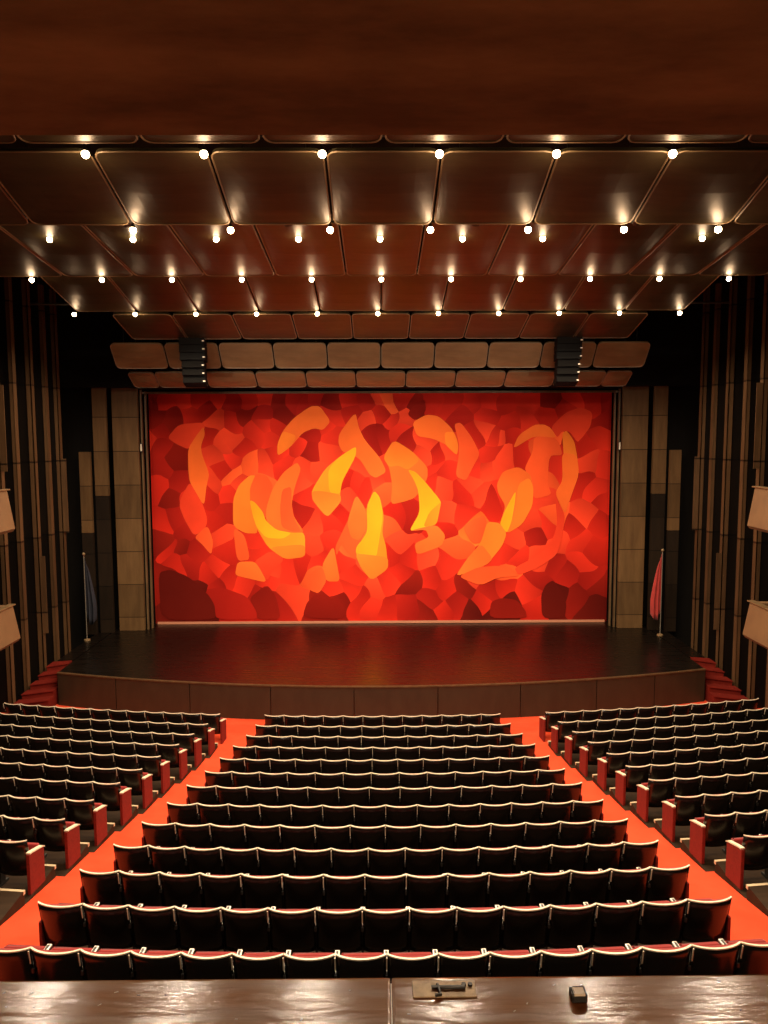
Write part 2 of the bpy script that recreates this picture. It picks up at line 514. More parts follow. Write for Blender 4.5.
# steps
for s, side in ((-1, 'left'), (1, 'right')):
    st = tag(empty('carpeted_steps', (s * 11.9, 25, 0)), 'red carpeted steps up to the %s end of the stage' % side, 'steps')
    for k in range(6):
        bm = bmesh.new()
        # each tread is skewed a little, following the curve of the side wall
        y0 = 24.1 + .42 * k
        h = -.3 + (SZ + .3) * (k + 1) / 6
        xa, xb = 10.98, 12.08 - .10 * k
        e = .42 if k < 5 else .55
        prism(bm, [(s * xa, y0 + .22), (s * xb, y0 - .18), (s * xb, y0 - .18 + e), (s * xa, y0 + .22 + (.42 if k < 5 else .3))], -.29, h - .03)
        prism(bm, [(s * xa, y0 + .16), (s * xb, y0 - .24), (s * xb, y0 - .18 + e), (s * xa, y0 + .22 + (.42 if k < 5 else .3))], h - .03, h)
        o = obj('step', bm, M_shadecarpet, st)
        o.location = (-s * 11.9, -25, 0)

# ------------------------------------------------------------------ walls
def zigzag(s):
    pts = []
    # from the near end towards the stage; each bay: a long run then a short return facing the audience
    y = 9.0; x = 13.7
    bay = [1.15, .95, 1.25, .9, 1.1, .95, 1.2, .85, 1.05, .95, 1.1, .9, 1.15, .9, 1.0, .9, 1.05, .9, .8, .8]
    tot = sum(bay)
    for b_ in bay:
        if y > 29.6: break
        xbase = 13.7 - (y - 9) * (13.7 - 11.55) / (29.6 - 9)
        pts.append((s * (xbase + .02), y)); 
        pts.append((s * (xbase - .02 + .30), y + b_ * .82))
        pts.append((s * (xbase - .02 + .30), y + b_))
        y += b_
    return pts
WZ = CZ + 5.6
for s, side in ((-1, 'left'), (1, 'right')):
    bm = bmesh.new()
    pts = zigzag(s)
    lastmat = 0
    P = [(p, q) for p, q in zip(pts[:-1], pts[1:])]
    cols = [(bm.verts.new((x, y, -.5)), bm.verts.new((x, y, WZ))) for x, y in pts]
    outs = [(bm.verts.new((s * 14.2, y, -.5)), bm.verts.new((s * 14.2, y, WZ))) for x, y in pts]
    for k in range(len(pts) - 1):
        f = bm.faces.new((cols[k][0], cols[k + 1][0], cols[k + 1][1], cols[k][1]))
        f.material_index = 0
        f2 = bm.faces.new((outs[k][0], outs[k + 1][0], outs[k + 1][1], outs[k][1]))
        bm.faces.new((cols[k][1], cols[k + 1][1], outs[k + 1][1], outs[k][1])); bm.faces.new((cols[k][0], cols[k + 1][0], outs[k + 1][0], outs[k][0]))
    bm.faces.new((cols[0][0], cols[0][1], outs[0][1], outs[0][0])); bm.faces.new((cols[-1][0], cols[-1][1], outs[-1][1], outs[-1][0]))
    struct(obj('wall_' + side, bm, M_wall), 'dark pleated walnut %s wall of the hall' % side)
    # upright fins on the folds
    k = 0
    for j in range(0, len(pts), 3):
        x, y = pts[j]
        if y < 15.5: continue
        f = tag(empty('wall_fin', (x, y, 0)), 'tall brown wooden fin on the %s wall, %s from the stage' % (side, '%s'), 'wall fin', 'upright fins on the %s wall' % side)
        k += 1
        f['_y'] = y
        bm = bmesh.new()
        fw = [.045, .075, .055, .095][k % 4]
        box(bm, -fw, fw, -.05, .01, .02, WZ - .3)
        box(bm, -s * .06 - .02, -s * .06 + .02, -.05, .16, .02, WZ - .3)
        bmesh.ops.translate(bm, verts=bm.verts, vec=(-s * .05, 0, 0))
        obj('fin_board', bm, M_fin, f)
        if k % 2 == 1:
            bm = bmesh.new()
            zz = [7.6, 1.9, 5.2, 9.6][(k // 2) % 4]
            box(bm, -.10, .10, -.03, .0, zz, zz + 2.7)
            bmesh.ops.translate(bm, verts=bm.verts, vec=(-s * .21, 0, 0))
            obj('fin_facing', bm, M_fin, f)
    fins = sorted([o for o in COL.objects if o.get('_y') is not None], key=lambda o: -o['_y'])
    for n_, o in enumerate(fins):
        o['label'] = o['label'].replace('%s', ORD[min(n_, 15)]); del o['_y']

# proscenium zone panels (left column, right mirrored)
NT = [2]
def panel(name, x0, x1, y, z0, z1, m, th=.16, bev=.0):
    bm = bmesh.new(); a, c = sorted((x0, x1)); box(bm, a, c, y, y + th, z0, z1, bev=bev)
    return obj(name, bm, m)
for s, side in ((-1, 'left'), (1, 'right')):
    def tr(o, lb):
        o.name = 'trim_%d' % NT[0]; NT[0] += 1; struct(o, lb)
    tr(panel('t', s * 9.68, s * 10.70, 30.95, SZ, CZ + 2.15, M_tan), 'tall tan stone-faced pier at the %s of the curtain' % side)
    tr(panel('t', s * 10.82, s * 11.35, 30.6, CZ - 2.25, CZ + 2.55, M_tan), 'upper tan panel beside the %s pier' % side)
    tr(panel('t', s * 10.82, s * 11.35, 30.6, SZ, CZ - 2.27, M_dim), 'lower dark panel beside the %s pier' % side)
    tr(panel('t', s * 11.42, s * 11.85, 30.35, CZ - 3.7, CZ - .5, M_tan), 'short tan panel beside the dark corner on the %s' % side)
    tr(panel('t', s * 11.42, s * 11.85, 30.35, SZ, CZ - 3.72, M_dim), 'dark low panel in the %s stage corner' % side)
    tr(panel('t', s * 9.44, s * 9.50, 31.3, SZ, CZ + 1.9, M_gold, .12), 'thin gold upright framing the curtain on the %s' % side)
    tr(panel('t', s * 9.56, s * 9.62, 31.1, SZ, CZ + 1.95, M_gold, .12), 'second gold upright framing the curtain on the %s' % side)
    bm = bmesh.new(); a, c = sorted((s * 9.52, s * 14.3)); box(bm, a, c, 32.3, 32.5, 0, WZ)
    o = obj('t', bm, M_black); o.name = 'wall_back_' + side; struct(o, 'black wall behind the %s stage corner' % side)
    bm = bmesh.new(); a, c = sorted((s * 11.3, s * 14.3)); box(bm, a, c, 30.9, 31.1, 0, WZ)
    o = obj('t', bm, M_black); o.name = 'wall_corner_' + side; struct(o, 'black wall closing the %s stage corner' % side)
    L_ = tag(empty('exit_lamp', (s * 9.60, 31.07, CZ - .35)), 'tiny white lamp on the %s gold upright beside the curtain' % side, 'lamp')
    bm = bmesh.new(); box(bm, -.04, .04, -.06, .04, -.18, .18, bev=.01); obj('lamp_housing', bm, M_darkmetal, L_)
    bm = bmesh.new(); box(bm, -.028, .028, -.07, -.055, -.14, .14); obj('lamp_lens', bm, M_lens if 'M_lens' in globals() else M_ivory, L_)
bm = bmesh.new(); box(bm, -14.3, 14.3, 30.3, 32.6, CZ + 2.0, WZ)
struct(obj('wall_front', bm, M_black), 'black wall above the curtain')
bm = bmesh.new(); box(bm, -9.5, 9.5, 31.0, 31.12, CZ + 1.78, CZ + 1.86)
o = obj('trim_20', bm, M_gold); struct(o, 'thin gold bar along the head of the curtain')
bm = bmesh.new(); box(bm, -9.6, 9.6, 32.35, 32.5, 0, CZ + 2.1)
struct(obj('wall_back', bm, M_black), 'black wall behind the curtain')

# ------------------------------------------------------------------ curtain with the woven flame pattern
CX0, CX1, CYT, CYB = -9.55, 9.55, CZ + 1.92, SZ + .012
PX0, PX1, PY0, PY1 = 148.0, 614.0, 391.5, 623.0    # pattern frame
CUR_Y = 32.05
def cpos(px, py, k=0):
    u = (px - PX0) / (PX1 - PX0); v = (py - PY0) / (PY1 - PY0)
    return (CX0 + u * (CX1 - CX0), CUR_Y - .004 * k, CYT + v * (CYB - CYT))
PAL = [(100, 16, 8), (140, 22, 12), (172, 27, 17), (200, 34, 20), (222, 44, 26), (240, 62, 34), (250, 84, 38), (255, 104, 40), (255, 134, 38), (255, 152, 34), (255, 178, 30)]
PAL = [lin(c) for c in PAL]
PAL = [(c[0] * .97, c[1] * (1.12 if k < 8 else .86), c[2] * 1.15) for k, c in enumerate(PAL)]
TA = [(80,90,1),(150,110,3),(260,90,4),(390,85,3),(480,90,4),(570,105,2),(680,90,3),(680,175,1),(90,210,1),(190,220,1),(300,180,3),(420,140,2),(480,230,5),(440,330,3),(600,230,3),(730,310,4),(110,320,2),(60,350,4),(120,390,2),(230,450,1),(110,500,2),(220,600,2),(180,700,1),(90,650,3),(330,700,4),(450,460,5),(530,380,5),(590,330,5),(640,390,3),(560,450,4),(500,520,3),(690,500,6),(580,570,6),(460,600,5),(430,700,3),(560,680,4),(640,640,5)]
TB = [(30,90,4),(120,110,1),(150,180,1),(230,90,2),(300,110,2),(350,90,2),(480,110,1),(560,90,3),(690,110,2),(750,110,5),(30,190,2),(110,270,3),(40,260,4),(60,340,4),(30,490,5),(90,430,4),(150,490,4),(240,390,4),(310,330,2),(330,420,2),(400,250,4),(450,310,4),(480,180,4),(570,170,3),(430,410,5),(680,240,5),(720,310,2),(760,180,3),(310,540,5),(240,630,5),(290,690,4),(360,540,5),(550,610,3),(600,620,4),(620,520,5),(680,640,4),(740,600,5),(20,640,6),(560,730,5)]
TC = [(40,110,6),(150,90,3),(220,140,1),(330,110,3),(460,110,3),(600,110,3),(720,100,3),(10,190,4),(70,220,4),(150,210,5),(30,290,2),(130,290,4),(190,360,2),(280,360,5),(270,430,5),(360,440,3),(350,530,4),(440,430,5),(440,560,4),(430,640,5),(550,220,2),(600,290,3),(680,270,5),(745,320,4),(700,190,3),(620,520,4),(740,440,4),(710,540,5),(600,620,5),(530,680,3),(30,560,5),(30,680,6),(350,600,4),(650,680,5),(730,720,3)]
TD = [(60,110,3),(200,110,4),(350,95,1),(460,100,4),(600,100,3),(700,120,2),(300,190,3),(180,230,4),(60,260,3),(60,330,3),(10,330,5),(420,150,3),(690,220,2),(660,340,4),(570,370,3),(150,430,3),(60,460,5),(370,520,4),(290,400,6),(590,500,5),(680,520,4),(550,620,3),(660,680,4),(10,560,5),(290,620,6),(10,690,4),(300,730,5),(700,740,3)]
TE = [(120,80,3),(200,60,2),(320,60,5),(450,80,3),(530,40,2),(90,220,1),(170,280,3),(260,180,2),(340,270,2),(230,270,1),(120,440,1),(200,370,3),(300,370,2),(540,310,3),(500,180,5),(460,400,4),(520,470,3),(400,430,3),(150,620,0),(370,620,0),(320,540,0),(450,520,2),(580,640,2),(640,510,4),(740,600,2),(110,560,1),(700,200,4),(710,300,4)]
TF = [(270,60,2),(350,110,5),(440,110,4),(520,60,3),(330,230,5),(420,230,4),(340,370,4),(160,420,4),(270,380,3),(60,430,5),(50,480,4),(180,570,5),(340,440,6),(20,600,1),(80,640,2),(400,640,1),(480,600,1),(450,520,4),(560,530,4),(530,340,4),(600,450,4),(640,600,3),(720,560,5),(560,270,6),(660,130,7),(740,640,4),(700,380,5)]
TG = [(100,70,3),(190,70,2),(60,130,6),(130,220,5),(90,330,3),(190,340,3),(120,390,3),(290,340,5),(430,380,4),(200,510,1),(50,480,4),(130,430,3),(330,470,3),(440,530,3),(570,530,1),(40,650,3),(190,650,2),(350,600,2),(400,680,3),(320,680,1),(510,650,2),(590,680,0),(660,620,3),(750,680,0),(440,70,5),(540,60,4),(440,150,3),(500,240,6),(600,160,7),(630,460,5),(730,540,2),(740,330,4)]
TH = [(220,110,5),(330,120,4),(240,220,2),(100,220,5),(60,300,4),(140,350,4),(370,60,6),(490,150,3),(400,230,5),(570,80,5),(650,120,3),(560,240,4),(280,300,5),(650,270,3),(380,390,2),(560,380,4),(280,450,2),(460,450,2),(600,460,2),(80,430,6),(50,530,3),(80,650,0),(190,560,4),(240,650,3),(370,600,0),(560,580,1),(640,640,0),(660,530,1),(300,370,5)]
SEED = []
for lst, ox, oy in ((TA, 140, 385), (TB, 260, 385), (TC, 380, 385), (TD, 500, 385), (TE, 140, 505), (TF, 260, 505), (TG, 380, 505), (TH, 500, 505)):
    for x, y, l in lst:
        X, Y = ox + x / 6.4, oy + y / 6.4
        if all(hypot(X - a, Y - c) > 4 for a, c, _ in SEED): SEED.append((X, Y, l))
def clip(poly, px, py, nx, ny):
    out = []
    for k in range(len(poly)):
        a, c = poly[k], poly[(k + 1) % len(poly)]
        da = (a[0] - px) * nx + (a[1] - py) * ny; dc = (c[0] - px) * nx + (c[1] - py) * ny
        if da <= 0: out.append(a)
        if (da < 0 < dc) or (dc < 0 < da):
            t = da / (da - dc); out.append((a[0] + (c[0] - a[0]) * t, a[1] + (c[1] - a[1]) * t))
    return out
def warp(x, y):
    if x <= PX0 + .01 or x >= PX1 - .01: wx = 0
    else: wx = 2.6 * sin(y / 9.0 + x / 31) + 1.5 * sin(y / 5.1 - x / 17)
    if y <= PY0 + .01 or y >= PY1 - .01: wy = 0
    else: wy = 2.6 * sin(x / 8.0 + y / 27) + 1.4 * sin(x / 4.7 + y / 13)
    f = min(1, min(x - PX0, PX1 - x, y - PY0, PY1 - y) / 6.0); f = max(0, f)
    return (x + wx * f, y + wy * f)
def subdiv(poly, step=3.0):
    out = []
    for k in range(len(poly)):
        a, c = poly[k], poly[(k + 1) % len(poly)]
        n = max(1, int(hypot(c[0] - a[0], c[1] - a[1]) / step))
        for j in range(n): out.append((a[0] + (c[0] - a[0]) * j / n, a[1] + (c[1] - a[1]) * j / n))
    return out
def chaikin(poly, r=.18, it=2):
    for _ in range(it):
        o = []
        for k in range(len(poly)):
            a, c = poly[k], poly[(k + 1) % len(poly)]
            o.append((a[0] + (c[0] - a[0]) * r, a[1] + (c[1] - a[1]) * r)); o.append((c[0] + (a[0] - c[0]) * r, c[1] + (a[1] - c[1]) * r))
        poly = o
    return poly
bm = bmesh.new()
lay = bm.loops.layers.float_color.new('weave')
def paint(face, base, gx, gy, amp, cx, cy, rad, P2):
    for lp, (x, y) in zip(face.loops, P2):
        t = ((x - cx) * gx + (y - cy) * gy) / max(rad, 1)
        g = 1 + amp * t
        lp[lay] = (base[0] * g, base[1] * g * (1 + .25 * amp * t), base[2] * g, 1)
def patch(poly, lvl, k, amp=.22, seed=0):
    rnd = random.Random(seed)
    cx = sum(p[0] for p in poly) / len(poly); cy = sum(p[1] for p in poly) / len(poly)
    rad = max(hypot(p[0] - cx, p[1] - cy) for p in poly)
    an = rnd.uniform(0, 2 * pi); gx, gy = cos(an), sin(an)
    base = PAL[lvl]
    vs = [bm.verts.new(cpos(x, y, k)) for x, y in poly]
    f = bm.faces.new(vs); f.normal_update()
    paint(f, base, gx, gy, amp, cx, cy, rad, poly)
frame = [(PX0, PY0), (PX1, PY0), (PX1, PY1), (PX0, PY1)]
for i, (x, y, l) in enumerate(SEED):
    poly = frame
    for j, (a, c, _) in enumerate(SEED):
        if i == j or hypot(a - x, c - y) > 90: continue
        poly = clip(poly, (x + a) / 2, (y + c) / 2, a - x, c - y)
        if not poly: break
    if len(poly) < 3: continue
    poly = [warp(*p) for p in subdiv(poly)]
    patch(poly, l, 0, .30, i)
def Z7(*p): return [(140 + x / 3.2, 380 + y / 3.2) for x, y in p]
def Z8(*p): return [(380 + x / 3.2, 380 + y / 3.2) for x, y in p]
def PXL(*p): return list(p)
SH = [
 (Z7((82,180),(120,138),(200,132),(205,150),(180,185),(150,218),(110,200)), 5),
 (Z7((200,145),(204,170),(190,205),(192,232),(215,295),(205,330),(195,398),(165,345),(150,318),(147,280),(148,215),(175,175)), 7),
 (Z7((150,320),(165,345),(195,398),(205,460),(160,495),(130,440),(115,400),(118,375)), 5),
 (Z7((205,458),(222,510),(215,555),(185,520),(160,497)), 6),
 (Z7((436,240),(437,200),(455,160),(490,120),(545,83),(575,82),(610,130),(585,158),(555,152),(520,165),(480,210)), 7),
 (Z7((436,240),(437,200),(455,160),(500,175),(480,210)), 8),
 (Z7((636,170),(690,100),(700,150),(720,190),(768,245),(790,290),(755,310),(735,300),(700,245),(645,225),(634,200)), 7),
 (Z7((692,208),(690,240),(645,320),(638,360),(640,385),(600,432),(585,425),(548,380),(545,350),(590,280),(640,240)), 9),
 (Z7((692,208),(690,240),(645,320),(638,360),(602,355),(600,280),(640,240)), 10),
 (Z7((545,352),(575,350),(640,362),(641,385),(600,432),(585,425),(548,380)), 8),
 (Z7((288,455),(290,375),(310,330),(345,300),(365,300),(345,340),(345,380),(355,430),(370,485),(330,485),(300,470)), 8),
 (Z7((365,295),(400,300),(422,335),(400,385),(395,440),(375,410),(345,380),(345,340)), 6),
 (Z7((500,258),(512,280),(490,340),(480,390),(485,430),(522,485),(480,484),(430,475),(395,445),(398,400),(420,340),(455,290)), 7),
 (Z7((450,345),(480,335),(480,390),(488,440),(510,480),(480,480),(445,465),(442,400)), 6),
 (Z7((344,378),(360,385),(385,415),(395,445),(430,475),(480,484),(522,483),(522,562),(455,570),(400,530),(365,470),(352,425)), 9),
 (Z7((344,378),(360,385),(385,415),(395,445),(430,475),(480,484),(450,503),(395,500),(365,465),(352,425)), 10),
 (Z7((400,530),(522,520),(522,562),(455,570)), 8),
 (Z7((290,620),(300,576),(355,576),(375,600),(395,645),(330,630)), 7),
 (Z7((288,465),(325,490),(342,570),(298,575)), 6),
 (Z7((355,575),(410,540),(455,570),(415,605),(395,642),(372,598)), 5),
 (Z7((615,525),(625,580),(636,642),(590,642),(575,590)), 7),
 (Z7((515,640),(560,595),(580,598),(592,640),(565,682),(535,670)), 6),
 (Z7((690,360),(722,410),(725,470),(700,520),(690,570),(660,550),(640,520),(625,560),(620,530),(645,480),(670,430)), 6),
 (Z7((690,360),(722,410),(725,470),(700,510),(672,500),(660,450)), 7),
 (PXL((374,489),(380,496),(384,515),(382,532),(386,545),(388,568),(371,580),(360,567),(354,548),(362,538),(367,530),(366,505)), 9),
 (PXL((374,489),(380,496),(383,514),(378,545),(376,556),(355,552),(356,545),(362,538),(367,530),(367,505)), 10),
 (PXL((354,552),(388,556),(388,568),(371,580),(360,567)), 8),
 (Z8((10,245),(45,188),(105,225),(155,275),(155,310),(130,355),(110,375),(80,385),(35,395),(40,330),(30,275)), 7),
 (Z8((10,245),(45,188),(105,225),(130,255),(90,285),(60,270),(30,275)), 8),
 (Z8((90,283),(115,290),(145,320),(200,385),(195,410),(185,460),(130,470),(95,480),(130,420),(125,350),(110,315)), 10),
 (Z8((200,385),(195,410),(185,460),(140,468),(160,420)), 9),
 (Z8((95,480),(130,470),(185,460),(215,495),(200,530),(120,558),(112,520),(160,500),(150,475)), 7),
 (Z8((105,135),(150,110),(190,115),(230,150),(250,185),(255,215),(250,240),(215,205),(170,185),(120,178)), 7),
 (Z8((210,165),(240,165),(255,205),(250,240),(212,205)), 8),
 (Z8((240,140),(262,135),(300,185),(325,235),(300,280),(280,320),(245,305),(256,240),(256,200)), 6),
 (Z8((430,220),(450,175),(500,143),(530,142),(552,152),(575,185),(500,178)), 7),
 (Z8((552,152),(600,105),(650,88),(688,105),(682,150),(655,185),(640,200),(615,165),(590,165),(575,185)), 5),
 (Z8((500,178),(575,185),(595,240),(550,240),(545,330),(560,365),(500,380),(480,300),(470,280),(495,230)), 6),
 (Z8((590,170),(605,162),(630,195),(640,240),(648,300),(620,370),(570,362),(595,320),(597,240)), 8),
 (Z8((590,230),(640,240),(648,300),(620,380),(605,430),(570,360),(595,320)), 7),
 (Z8((570,365),(605,430),(597,500),(580,560),(520,600),(455,625),(440,600),(520,560),(570,500),(580,450)), 5),
 (Z8((380,330),(400,290),(450,275),(490,300),(500,340),(498,400),(465,460),(415,490),(392,455),(410,400),(385,360)), 7),
 (Z8((450,330),(485,310),(500,340),(498,400),(465,460),(415,490),(440,420)), 8),
 (Z8((270,470),(300,445),(340,430),(350,455),(330,520),(300,520)), 6),
 (Z8((392,455),(415,488),(400,530),(350,590),(245,630),(285,570),(330,520),(350,450)), 8),
 (Z8((285,570),(330,520),(370,570),(350,590),(245,630)), 7),
 (Z8((443,350),(440,390),(430,450),(415,488),(398,465),(392,455),(410,410)), 10),
 (Z8((255,628),(320,598),(380,593),(430,600),(460,628),(390,630),(330,658)), 6),
 (Z8((105,85),(145,60),(150,100),(115,130),(90,110)), 1),
 (Z8((530,690),(545,655),(570,640),(600,680),(615,720),(610,765),(535,765)), 0),
 (Z8((360,765),(365,710),(400,698),(450,705),(480,740),(485,765)), 1),
 (Z7((510,760),(525,710),(555,683),(610,695),(650,720),(650,765)), 1),
 (Z7((40,610),(80,600),(140,625),(200,680),(225,720),(225,765),(45,765)), 0),
 (Z7((225,765),(222,715),(190,665),(250,660),(330,690),(360,740),(360,765)), 2),
 (Z7((335,695),(395,650),(425,690),(440,765),(362,765),(358,735)), 1),
]
for k, (poly, l) in enumerate(SH):
    patch(chaikin(poly, .16, 2), l, 1 + k * .12, .16, 900 + k)
bmesh.ops.triangulate(bm, faces=[f for f in bm.faces if len(f.verts) > 4], ngon_method='EAR_CLIP')
me = bpy.data.meshes.new('cloth')
bm.to_mesh(me); bm.free(); me.materials.append(M_curtain)
cur = tag(empty('stage_curtain', (0, CUR_Y, CYB)), 'big red and orange stage curtain woven with yellow flame shapes', 'curtain')
o = link('cloth', me, cur, loc=(0, -CUR_Y, -CYB))
o['label'] = 'red patchwork cloth with orange and yellow flames'
bm = bmesh.new(); box(bm, CX0, CX1, CUR_Y + .002, CUR_Y + .05, CYB, CYT); o = obj('lining', bm, M_endred, cur, loc=(0, -CUR_Y, -CYB))
bm = bmesh.new(); box(bm, CX0 + .1, CX1 - .1, CUR_Y - .10, CUR_Y - .02, SZ, SZ + .10, bev=.01)
o = obj('hem_bar', bm, M_hem if 'M_hem' in globals() else M_rim, cur, loc=(0, -CUR_Y, -CYB)); o['label'] = 'pale bar along the bottom hem'

# ------------------------------------------------------------------ ceiling slab, soffit
bm = bmesh.new(); box(bm, -14.3, 14.3, 4.0, 31.0, WZ, WZ + .3)
struct(obj('ceiling', bm, M_black), 'black ceiling above the hanging panels')
bm = bmesh.new()
box(bm, -5, 5, -2.4, 2.2, CZ + .827, CZ + .93)
struct(obj('ceiling', bm, M_soffit), 'reddish-brown soffit overhanging the viewpoint')

# ------------------------------------------------------------------ hanging ceiling panels
def ceil_panel(w, near, far, M_b, sag=.07):
    """near/far = (y, z) of the lower face edges; origin at the near edge centre"""
    y0, z0 = near; y1, z1 = far
    L = hypot(y1 - y0, z1 - z0); th = .07; r = .16
    nu, nv = 10, 8
    def outline(u, v):
        # rounded-corner remap
        x = u * w / 2; y = v * L
        dx = w / 2 - abs(x); dy = min(y, L - y)
        if dx < r and dy < r:
            a, c = r - dx, r - dy; d = hypot(a, c); m = max(a, c)
            if d > 1e-6:
                f = m / d
                nx = w / 2 - r + a * f; ny = r - c * f
                x = (1 if x > 0 else -1) * nx; y = ny if y < L / 2 else L - ny
        return x, y
    us = [-1, -1 + r / w, -1 + 2 * r / w, -.6, -.3, 0, .3, .6, 1 - 2 * r / w, 1 - r / w, 1]
    vs = [0, .5 * r / L, r / L, .25, .5, .75, 1 - r / L, 1 - .5 * r / L, 1]
    lo, hi = [], []
    for u in us:
        a, c = [], []
        for v in vs:
            x, y = outline(u, v)
            bulge = -sag * (1 - (2 * x / w) ** 2) * sin(pi * y / L)
            a.append((x, y, bulge)); c.append((x, y, bulge + th))
        lo.append(a); hi.append(c)
    bm = bmesh.new(); slab(bm, lo, hi)
    bmesh.ops.rotate(bm, verts=bm.verts, cent=(0, 0, 0), matrix=Matrix.Rotation(atan2(z1 - z0, y1 - y0), 3, 'X'))
    me = mesh('acoustic_board', bm, M_b)
    # pale outline standing in for light caught on the board's edge
    bm = bmesh.new()
    ring = [outline(u, 0) for u in us] + [outline(1, v) for v in vs[1:]] + [outline(u, 1) for u in us[::-1][1:]] + [outline(-1, v) for v in vs[::-1][1:-1]]
    rot = Matrix.Rotation(atan2(z1 - z0, y1 - y0), 3, 'X')
    pts = [rot @ Vector((x, y, .0)) for x, y in ring]
    tube(bm, [tuple(p) for p in pts] + [tuple(pts[0])], .018, 5)
    me2 = mesh('edge_highlight', bm, M_edgelight)
    bm = bmesh.new()
    topz = WZ - CZ
    for sx in (-1, 1):
        p = rot @ Vector((sx * w * .3, L * .5, th * .5))
        tube(bm, [(p.x, p.y, p.z), (p.x, p.y, topz - z0)], .008, 5)
    me3 = mesh('hanger_rods', bm, M_darkmetal)
    return me, me2, me3
TIERS = [  # name, grid offset, count-range, near(y,z), far(y,z), width, xlim
 ('nearest tier, over the first lights', 0.0, range(-4, 5), (10.3, 5.25), (12.85, 4.72), 1.93, 8.6),
 ('second tier, the largest panels', .965, range(-5, 5), (13.25, 4.72), (15.35, 4.12), 1.93, 9.6),
 ('third tier from the viewpoint', .95, range(-6, 6), (17.6, 4.75), (21.35, 4.38), 1.90, 10.6),
 ('fourth tier from the viewpoint', 0.0, range(-5, 6), (21.75, 4.55), (24.55, 3.97), 1.90, 9.9),
 ('fifth tier, above the two tan tiers', .95, range(-5, 5), (24.9, 3.92), (27.0, 3.42), 1.90, 9.9),
 ('upper tan tier above the curtain', 0.0, range(-5, 5), (27.35, 3.30), (28.1, 2.52), 1.90, 9.6),
 ('lowest tan tier just above the curtain', .925, range(-5, 5), (28.55, 2.40), (29.45, 1.93), 1.85, 8.5),
]
NP = 0
for ti, (nm, off, rg, near, far, w, xl) in enumerate(TIERS):
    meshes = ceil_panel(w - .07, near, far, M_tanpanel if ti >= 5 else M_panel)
    xs_ = []
    for k in rg:
        # "off" is the seam grid, panels sit between seams
        xc = k * w + off + (w / 2)
        if abs(xc) <= xl - w / 2 + .35: xs_.append(xc)
    xs_ = sorted(xs_)
    jobs = [(xc, meshes) for xc in xs_]
    if ti == 6:      # the last tier ends in two short boards against the side piers
        short = ceil_panel(.92, near, far, M_tanpanel)
        jobs = [(-8.80, short)] + jobs + [(8.80, short)]
    for n_, (xc, meshes) in enumerate(jobs):
        t = empty('ceiling_panel', (xc, near[0], CZ + near[1]))
        link('acoustic_board', meshes[0], t); link('edge_highlight', meshes[1], t); link('hanger_rods', meshes[2], t)
        lb = 'brown curved ceiling panel, %s, %s from the left' % (nm, ORD[n_])
        tag(t, lb, 'ceiling panel', 'ceiling panels of the ' + nm); NP += 1
print('PANELS', NP)

# ------------------------------------------------------------------ lighting battens and lamps
def lamp_meshes():
    bm = bmesh.new()
    tube(bm, [(0, 0, .30), (0, 0, .06)], .015, 6)
    tube(bm, [(0, 0, .08), (0, 0, .01)], [.03, .055], 12)
    a = mesh('lamp_housing', bm, M_darkmetal)
    bm = bmesh.new()
    bmesh.ops.create_uvsphere(bm, u_segments=16, v_segments=10, radius=.065)
    bmesh.ops.translate(bm, verts=bm.verts, vec=(0, 0, -.035))
    return a, mesh('bulb', bm, M_bulb, True)
LM = lamp_meshes()
WARM = (1.0, .79, .56)
LINES = [  # name, y, z, x list, spot power, glow power
 ('the added unseen line over near seats', 5.0, 4.7, [-4.8, -2.9, -1.0, .9, 2.8, 4.7], 480, 4),  # invented lamps, put in to light the seat backs and ledge
 ('the hidden line above the soffit edge', 8.0, 5.15, [-3.85, -2.35, -.88, .62, 2.22, 3.6], 200, 6),
 ('the nearest visible line', 13.10, 4.60, [-4.86, -2.93, -1.0, .92, 2.84, 4.75], 520, 15),
 ('the second line, bright lamps', 15.42, 4.00, [-4.84, -2.95, -1.02, .93, 2.83, 4.70, 6.54], 520, 13),
 ('the line just below the second line', 18.35, 4.56, [-7.67, -5.75, -3.83, -1.93, -.04, 1.87, 3.73, 7.44], 400, 5),
 ('the third line across the ceiling', 21.5, 4.28, [-9.5 + 1.9 * k for k in range(11)], 330, 6),
 ('the farthest line across the ceiling', 24.65, 3.86, [-9.6 + 1.9 * k for k in range(11)], 330, 6),
]
def spot_light(name, energy, parent, size, blend, target=None, rad=.06):
    ld = bpy.data.lights.new(name, 'SPOT'); ld.energy = energy; ld.color = WARM; ld.spot_size = size; ld.spot_blend = blend
    ld.shadow_soft_size = rad
    o = bpy.data.objects.new(name, ld); COL.objects.link(o); o.parent = parent
    o.location = (0, 0, -.15)
    if target is not None:
        d = (Vector(target) - (Vector(parent.location) + Vector((0, 0, -.15)))).normalized()
        o.rotation_euler = d.to_track_quat('-Z', 'Y').to_euler()
    return o
POW = 1.15
